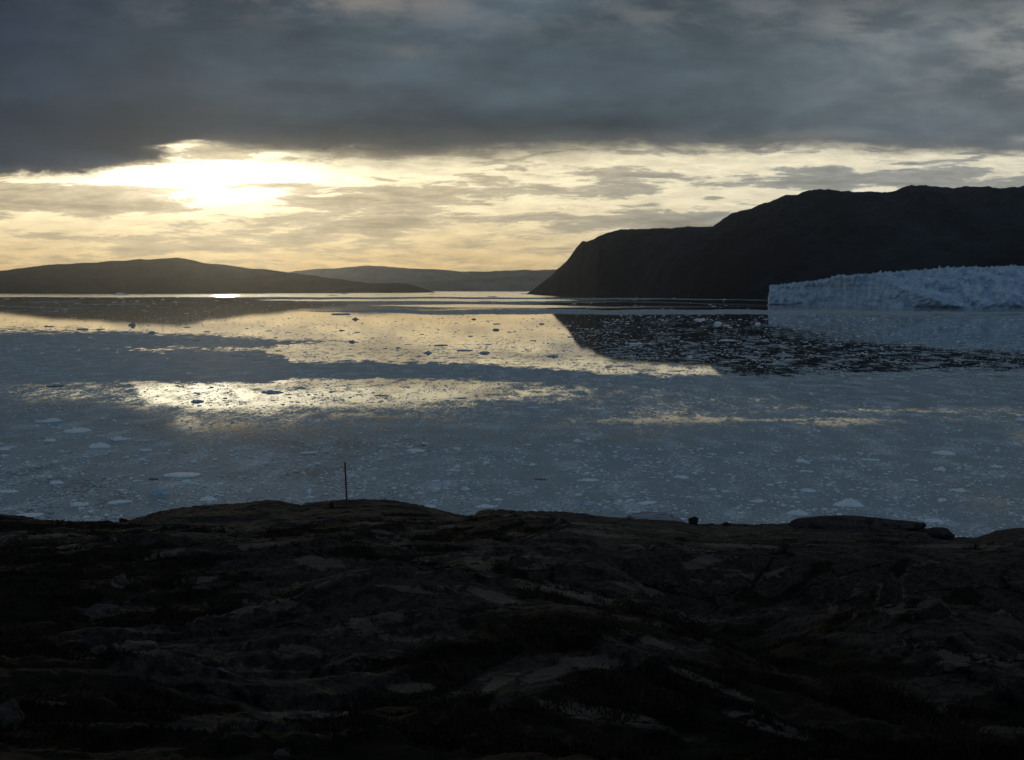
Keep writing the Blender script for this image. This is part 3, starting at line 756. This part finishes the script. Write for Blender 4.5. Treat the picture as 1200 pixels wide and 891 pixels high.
def floe_mesh(name, seed, kind):
    """unit floe: half width 1 in x, about 0.6 in y, top at z = 1."""
    r = np.random.default_rng(seed)
    seg, rings = 40, 14
    a = np.linspace(0, 2 * math.pi, seg, endpoint=False)
    out_ = 1 + 0.30 * fbm(np.cos(a) * 1.2 + seed * 3.1, np.sin(a) * 1.2, seed * 1.7, 4)
    out_ /= out_.max()
    vs = []; s_list = np.linspace(1, 0.04, rings)
    hx, hy = r.uniform(-0.35, 0.35), r.uniform(-0.3, 0.3)
    for k, s in enumerate(s_list):
        x = out_ * s * np.cos(a); y = out_ * s * np.sin(a) * 0.62
        if kind == 'flat': h = (1 - s ** 14) * 0.55
        elif kind == 'dome': h = (1 - s ** 3.0) * 0.75
        else:
            h = (1 - s ** 6) * 0.35 + 0.65 * np.exp(-(((x - hx) / 0.33) ** 2 + ((y - hy) / 0.28) ** 2))
        lump = 0.42 * fbm(x * 2.6 + seed, y * 2.8, seed * 2.0, 5)
        z = h + lump * (1 - s ** 6) * (0.9 if kind != 'flat' else 0.7)
        if k == 0: z = np.full(seg, -0.35)
        vs.append(np.stack([x, y, np.maximum(z, 0.02 if k else -0.35)], -1))
    V = np.concatenate(vs)
    V[seg:, 2] /= V[:, 2].max()
    F = []
    for k in range(rings - 1):
        for j in range(seg):
            F.append((k * seg + j, k * seg + (j + 1) % seg, (k + 1) * seg + (j + 1) % seg, (k + 1) * seg + j))
    me = bpy.data.meshes.new(name)
    me.from_pydata(V.tolist(), [], F + [tuple(range((rings - 1) * seg, rings * seg))]); me.update()
    return me

PROTO = {}
def proto(kind, i, mat):
    key = (kind, i, mat.name)
    if key not in PROTO:
        me = floe_mesh("ice_floe", 100 + i * 7 + len(kind), kind); me.materials.append(mat); PROTO[key] = me
    return PROTO[key]

N_FLOES = 0
def floe(px, py, wpx, hpx, kind, label, group=None, mat=None, rz=None, name="ice_floe", cat="ice floe"):
    global N_FLOES
    x, d = on_water(px, py)
    m = d / FPX
    hw = wpx * m / 2
    dep = min(1.0, 60 * m / max(wpx * m, 1e-6))
    hz = max(hpx - wpx * 0.12 * (EYE / d) / 0.2, hpx * 0.45) * m * (0.5 if kind == 'flat' else 0.8) * (1.0 if py > 475 else 0.7)
    o = link(name, proto(kind, random.randrange(6), mat or m_ice), None, label=label, category=cat)
    o.location = (float(x), float(d), 0.0)
    o.scale = (float(hw), float(hw * random.uniform(0.7, 1.3)), float(max(hz, 0.2)))
    o.rotation_euler = (0, 0, random.uniform(-0.5, 0.5) + random.choice((0, math.pi)) if rz is None else rz)
    if group: o["group"] = group
    N_FLOES += 1
    return o

BERG = "icebergs along the far waterline"
floe(142, 346.0, 22, 5.0, 'peak', "low iceberg on the bright far waterline below the left hill", BERG, name="iceberg", cat="iceberg")
floe(577, 348, 14, 2.6, 'flat', "thin flat iceberg on the far waterline left of the mountain foot", BERG, name="iceberg", cat="iceberg")
floe(390, 346.6, 12, 2.0, 'peak', "tiny iceberg on the far waterline right of the sun glint", BERG, name="iceberg", cat="iceberg")
floe(400, 368.5, 26, 4, 'flat', "long flat-topped iceberg, the largest in the golden reflection", BERG, m_blue, 0.0, "iceberg", "iceberg")
G_GOLD = "ice floes in the golden reflection"
G_NEAR = "ice floes drifting off the near shore"
G_DARK = "ice floes in the dark mountain reflection"
for a_f in (
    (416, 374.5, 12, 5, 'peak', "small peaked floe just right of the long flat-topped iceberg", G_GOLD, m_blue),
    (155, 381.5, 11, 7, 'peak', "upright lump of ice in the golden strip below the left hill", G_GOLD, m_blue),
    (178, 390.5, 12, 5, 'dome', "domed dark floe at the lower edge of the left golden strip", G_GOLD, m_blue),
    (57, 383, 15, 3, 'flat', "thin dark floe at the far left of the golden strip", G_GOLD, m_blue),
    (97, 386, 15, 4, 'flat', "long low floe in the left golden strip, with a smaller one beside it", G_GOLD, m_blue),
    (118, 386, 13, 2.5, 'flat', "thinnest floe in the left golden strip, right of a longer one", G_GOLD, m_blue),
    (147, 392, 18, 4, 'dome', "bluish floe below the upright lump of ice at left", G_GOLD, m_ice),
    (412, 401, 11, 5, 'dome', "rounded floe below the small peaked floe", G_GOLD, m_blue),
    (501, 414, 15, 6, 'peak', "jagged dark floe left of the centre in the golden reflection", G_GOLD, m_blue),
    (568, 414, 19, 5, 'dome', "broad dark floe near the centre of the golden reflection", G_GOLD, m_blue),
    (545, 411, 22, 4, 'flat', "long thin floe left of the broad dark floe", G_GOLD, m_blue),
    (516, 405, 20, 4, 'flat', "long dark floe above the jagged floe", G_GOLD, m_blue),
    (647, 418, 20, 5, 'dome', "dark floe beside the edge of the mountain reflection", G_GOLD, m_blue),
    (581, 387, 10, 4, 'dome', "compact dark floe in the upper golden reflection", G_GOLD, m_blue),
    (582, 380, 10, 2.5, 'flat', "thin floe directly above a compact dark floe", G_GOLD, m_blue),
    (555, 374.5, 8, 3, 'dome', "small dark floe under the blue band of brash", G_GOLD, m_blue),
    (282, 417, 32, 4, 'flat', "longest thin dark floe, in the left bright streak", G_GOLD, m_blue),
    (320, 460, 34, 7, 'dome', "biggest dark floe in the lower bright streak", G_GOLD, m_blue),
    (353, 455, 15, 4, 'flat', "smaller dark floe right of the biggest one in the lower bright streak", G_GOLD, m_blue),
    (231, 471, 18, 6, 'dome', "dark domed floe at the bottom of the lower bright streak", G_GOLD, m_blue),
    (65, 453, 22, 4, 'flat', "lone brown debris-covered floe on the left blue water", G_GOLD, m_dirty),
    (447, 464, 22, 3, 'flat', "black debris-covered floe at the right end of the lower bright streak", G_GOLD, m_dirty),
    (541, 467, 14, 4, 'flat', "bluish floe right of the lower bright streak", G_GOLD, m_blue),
    (820, 375, 16, 4.5, 'flat', "long white floe at the upper edge of the dark reflection", G_DARK, m_ice),
    (841, 380, 11, 6.5, 'dome', "rounded white floe, tallest in the dark reflection", G_DARK, m_ice),
    (888, 380, 9, 5, 'dome', "rounded pale floe left of the glacier reflection", G_DARK, m_ice),
    (852, 382, 8, 3, 'flat', "small flat pale floe right of the tallest white floe", G_DARK, m_ice),
    (746, 403, 20, 5, 'flat', "wide pale floe near the left edge of the dark reflection", G_DARK, m_ice),
    (852, 399, 22, 4, 'flat', "long pale floe in the middle of the dark reflection", G_DARK, m_ice),
    (809, 419, 12, 5, 'peak', "small peaked floe at the lower edge of the dark reflection", G_DARK, m_ice),
    (58, 494, 34, 8, 'peak', "white floe with a low peak upper left on the near water", G_NEAR, m_ice),
    (90, 506, 36, 9, 'dome', "large domed floe on the left, brightest of its cluster", G_NEAR, m_ice),
    (58, 517, 17, 6, 'dome', "small white floe left below the large domed floe", G_NEAR, m_ice),
    (5, 527, 20, 6, 'dome', "white floe cut by the left edge of the view", G_NEAR, m_ice),
    (116, 524, 32, 10, 'dome', "ragged pale floe in the middle of the left cluster", G_NEAR, m_ice),
    (141, 515, 26, 7, 'peak', "pale floe right above the ragged one in the left cluster", G_NEAR, m_ice),
    (171, 517, 26, 5, 'flat', "long blue floe at the right of the left cluster", G_NEAR, m_blue),
    (171, 528, 20, 6, 'flat', "pale floe right under the long blue floe", G_NEAR, m_ice),
    (214, 557, 50, 9, 'flat', "widest flat floe on the near water, left of the marker pole", G_NEAR, m_ice),
    (218, 565, 15, 6, 'dome', "small floe touching the front of the widest flat floe", G_NEAR, m_ice),
    (180, 562, 18, 5, 'flat', "black debris-covered floe left of the widest flat floe", G_NEAR, m_dirty),
    (188, 580, 30, 12, 'dome', "bulky blue floe below the black debris-covered floe", G_NEAR, m_blue),
    (244, 586, 24, 9, 'dome', "pale floe just above the left shoulder of the hill", G_NEAR, m_ice),
    (10, 576, 34, 7, 'flat', "flat pale floe near the left edge above the shore", G_NEAR, m_ice),
    (36, 604, 34, 8, 'flat', "white floe close to the shore at lower left", G_NEAR, m_ice),
    (93, 592, 26, 9, 'peak', "crumbled white floe near the shore left of the hill", G_NEAR, m_ice),
    (139, 589, 32, 9, 'flat', "sloping pale floe near the shore, right of the crumbled one", G_NEAR, m_ice),
    (66, 566, 22, 6, 'dome', "small pale floe between the left cluster and the shore", G_NEAR, m_ice),
    (362, 531, 26, 6, 'flat', "flat blue floe left of the top of the marker pole", G_NEAR, m_ice),
    (488, 528, 30, 6, 'flat', "floe with a black streak of debris behind it, right of the pole", G_NEAR, m_ice),
    (496, 522.5, 14, 3, 'peak', "black debris-covered floe right above a pale floe, middle of the water", G_NEAR, m_dirty),
    (545, 574, 14, 7, 'dome', "small rounded floe above the crest at centre", G_NEAR, m_ice),
    (505, 594, 18, 6, 'dome', "pale floe touching the skyline of the hill right of the pole", G_NEAR, m_ice),
    (571, 594, 26, 7, 'peak', "broken white floe just above the notch in the crest", G_NEAR, m_ice),
    (625, 478, 16, 4, 'flat', "bright blue floe at the upper middle of the near water", G_NEAR, m_ice),
    (650, 481, 16, 3, 'flat', "thin blue floe right of the bright blue floe", G_NEAR, m_ice),
    (678, 518, 18, 6, 'peak', "pale floe alone below the pale streak in the middle", G_NEAR, m_ice),
    (738, 537, 28, 6, 'flat', "long blue floe with a thin tail, middle right", G_NEAR, m_blue),
    (662, 551, 26, 5, 'flat', "low ragged blue floe right of centre", G_NEAR, m_blue),
    (690, 563, 32, 5, 'flat', "low wide pale floe right of the black streak", G_NEAR, m_ice),
    (634, 562, 19, 2, 'flat', "black thin debris-covered floe right of centre", G_NEAR, m_dirty),
    (798, 560, 26, 7, 'dome', "pale domed floe above the dark boulder", G_NEAR, m_ice),
    (690, 591, 30, 8, 'dome', "blue floe above the crest left of the streaked slab", G_NEAR, m_blue),
    (758, 590, 30, 8, 'flat', "flat-topped floe directly above the pale streaked slab", G_NEAR, m_ice),
    (807, 583, 11, 4, 'dome', "small white floe up left of the dark boulder", G_NEAR, m_ice),
    (722, 599, 16, 6, 'dome', "blue floe at the left end of the pale streaked slab", G_NEAR, m_blue),
    (1106, 532, 30, 8, 'dome', "bright white domed floe on the right, beside a thin grey one", G_NEAR, m_ice),
    (1080, 528, 24, 4, 'flat', "thin grey floe left of the bright white domed floe", G_NEAR, m_blue),
    (1101, 551, 18, 8, 'peak', "lumpy floe with a dark underside below the bright white floe", G_NEAR, m_ice),
    (1068, 563, 19, 5, 'flat', "white flat floe left below the lumpy floe", G_NEAR, m_ice),
    (1071, 571, 15, 5, 'dome', "small blue floe under the white flat floe on the right", G_NEAR, m_blue),
    (1123, 575, 24, 6, 'flat', "neat oblong white floe on the right", G_NEAR, m_ice),
    (993, 592, 40, 15, 'peak', "largest peaked floe, above the long flat-topped slab", G_NEAR, m_ice),
    (1047, 599, 30, 9, 'dome', "blue floe with a dark base right of the largest peaked floe", G_NEAR, m_blue),
    (1093, 611, 30, 8, 'flat', "flat pale floe above the right end of the long slab", G_NEAR, m_ice),
    (935, 603, 32, 12, 'dome', "broad pale floe left of the largest peaked floe", G_NEAR, m_ice),
    (948, 576, 22, 8, 'peak', "white floe up left of the largest peaked floe", G_NEAR, m_ice),
    (940, 541, 20, 6, 'peak', "pale double-humped floe above the broad pale floe", G_NEAR, m_ice),
    (1020, 539, 28, 5, 'flat', "long pale slanted floe left of the thin grey floe", G_NEAR, m_ice),
    (1168, 547, 20, 3, 'flat', "thin pale floe near the right edge", G_NEAR, m_ice),
    (1119, 631, 15, 7, 'dome', "small white floe in the notch at the right of the crest", G_NEAR, m_ice),
    (1196, 493, 16, 7, 'dome', "blue floe cut by the right edge of the view", G_NEAR, m_ice),
    (1070, 498, 22, 5, 'dome', "blue floe on the end of the pale streak at right", G_NEAR, m_blue),
    (1075, 461, 22, 5, 'peak', "dark blue floe far out on the right", G_NEAR, m_blue),
    (949, 553, 11, 4, 'dome', "small white floe below the pale double-humped floe", G_NEAR, m_ice),
    (1189, 585, 18, 4, 'flat', "thin blue floe low at the right edge", G_NEAR, m_blue),
    (1131, 601, 16, 4, 'flat', "thin blue floe above the notch of the crest", G_NEAR, m_blue),
    (888, 534, 24, 4, 'flat', "low blue floe above the dark boulder, right of centre", G_NEAR, m_blue),
    (888, 588, 16, 5, 'dome', "small white floe right of the dark boulder", G_NEAR, m_ice),
    (764, 531, 12, 4, 'dome', "small blue floe right of the floe with the thin tail", G_NEAR, m_blue),
    (812, 544, 14, 5, 'dome', "small blue floe above the pale domed floe", G_NEAR, m_blue),
):
    floe(*a_f)

def scatter(n, x0, x1, y0, y1, w0, w1, label, group, mats, ok=None):
    k = 0
    while k < n:
        x, y = random.uniform(x0, x1), random.uniform(y0, y1)
        if ok and not ok(x, y): continue
        wd = w0 * (w1 / w0) ** (random.random() ** 1.6)
        floe(x, y, wd, wd * random.uniform(0.10, 0.20) + 0.7, random.choice(('flat', 'flat', 'dome', 'peak')), label, group, random.choice(mats))
        k += 1
mtn_edge = lambda x, y: x < np.interp(y, [370, 405, 420, 440], [648, 700, 735, 850])
scatter(14, 10, 610, 343.6, 346.2, 3, 9, "tiny ice bit on the bright far waterline", "ice bits on the far waterline", [m_blue])
scatter(56, 190, 720, 374, 424, 4, 11, "small dark ice bit scattered across the golden reflection", G_GOLD, [m_blue, m_blue, m_ice], mtn_edge)
scatter(20, 150, 470, 446, 474, 5, 12, "small ice bit among the lower bright streak left of centre", G_GOLD, [m_blue, m_ice])
scatter(46, 720, 1190, 376, 433, 3, 8, "small pale ice bit in the dark mountain reflection", G_DARK, [m_ice], lambda x, y: not mtn_edge(x, y) and y > 372 + max(0, (x - 900) * 0.10))
scatter(68, 0, 1200, 480, 605, 7, 17, "small pale ice bit drifting on the grey near water", G_NEAR, [m_ice, m_ice, m_blue])

# everything smaller: one mass of brash
def brash_mass(n_list):
    Vs, Fs, base = [], [], 0
    r = np.random.default_rng(21)
    for (n, x0, x1, y0, y1, w0, w1, hr) in n_list:
        X0 = x0 + (x1 - x0) * r.random(n); Y0 = y0 + (y1 - y0) * r.random(n)
        keep = 1.2 * fbm(X0 * 0.018, Y0 * 0.10, 40.0, 3) + 0.8 * r.random(n) > 0.28
        X0, Y0 = X0[keep], Y0[keep]; n = len(X0)
        x, d = on_water(X0, Y0); m = d / FPX
        hw = 0.5 * m * (w0 * (w1 / w0) ** (r.random(n) ** 2.0))
        h = hw * hr * (0.5 + r.random(n)) + 0.08
        seg = 7
        ang = np.linspace(0, 2 * math.pi, seg, endpoint=False)[None, :] + r.random(n)[:, None] * 6
        rad = hw[:, None] * (0.65 + 0.6 * r.random((n, seg)))
        asp = (0.5 + 0.6 * r.random(n))[:, None]
        bx = x[:, None] + rad * np.cos(ang); by = d[:, None] + rad * np.sin(ang) * asp
        tx = x[:, None] + rad * 0.7 * np.cos(ang); ty = d[:, None] + rad * 0.7 * np.sin(ang) * asp
        tz = h[:, None] * (0.5 + 0.8 * r.random((n, seg)))
        cx, cy, cz = x, d, h * (0.7 + 0.6 * r.random(n))
        V = np.zeros((n, 2 * seg + 1, 3))
        V[:, :seg, 0], V[:, :seg, 1], V[:, :seg, 2] = bx, by, -0.1
        V[:, seg:2 * seg, 0], V[:, seg:2 * seg, 1], V[:, seg:2 * seg, 2] = tx, ty, tz
        V[:, -1, 0], V[:, -1, 1], V[:, -1, 2] = cx, cy, cz
        f = []
        for k in range(seg):
            k2 = (k + 1) % seg
            f += [(k, k2, seg + k2), (k, seg + k2, seg + k), (seg + k, seg + k2, 2 * seg)]
        F = (np.array(f)[None] + (base + np.arange(n) * (2 * seg + 1))[:, None, None]).reshape(-1, 3)
        Vs.append(V.reshape(-1, 3)); Fs.append(F); base += n * (2 * seg + 1)
    return np_mesh("brash_ice", np.concatenate(Vs), np.concatenate(Fs), False)
me = brash_mass([(12000, -150, 1350, 440, 640, 1.5, 6.0, 0.22), (2600, -150, 1350, 520, 640, 3, 9, 0.22),
                 (7000, 660, 1350, 369, 440, 1.2, 5, 0.12), (7500, -100, 740, 370, 440, 0.9, 3.8, 0.13), (500, -100, 1000, 348, 370, 2, 8, 0.1), (7500, -100, 860, 400, 486, 1.0, 4.2, 0.13)])
link("brash_ice", me, m_ice, kind="stuff", label="countless small bits of brash ice floating between the floes")

# ------------------------------------------------------------------ haze
m_hz = bpy.data.materials.new("air_haze"); m_hz.use_nodes = True
nt = m_hz.node_tree; nt.nodes.clear()
mo = nt.nodes.new('ShaderNodeOutputMaterial'); pv = nt.nodes.new('ShaderNodeVolumePrincipled')
pv.inputs['Color'].default_value = (0.84, 0.91, 1.0, 1)
pv.inputs['Density'].default_value = 0.9e-5
pv.inputs['Anisotropy'].default_value = 0.85
nt.links.new(pv.outputs[0], mo.inputs['Volume'])
bm = bmesh.new(); bmesh.ops.create_cube(bm, size=1.0)
me = bpy.data.meshes.new("haze"); bm.to_mesh(me); bm.free()
hz = link("haze", me, m_hz, kind="stuff")
hz.scale = (92000, 46000, 1620 + 8); hz.location = (0, 14000, (1620 - 8) / 2)

# ------------------------------------------------------------------ render settings
sc.view_settings.view_transform = 'Standard'
sc.view_settings.look = 'None'
sc.view_settings.exposure = 0.0
sc.view_settings.gamma = 1.0
sc.render.engine = 'CYCLES'
cy = sc.cycles
cy.use_denoising = True
cy.max_bounces = 5; cy.diffuse_bounces = 2; cy.glossy_bounces = 3; cy.transmission_bounces = 1; cy.volume_bounces = 0
cy.sample_clamp_indirect = 6.0
cy.use_adaptive_sampling = True; cy.adaptive_threshold = 0.01
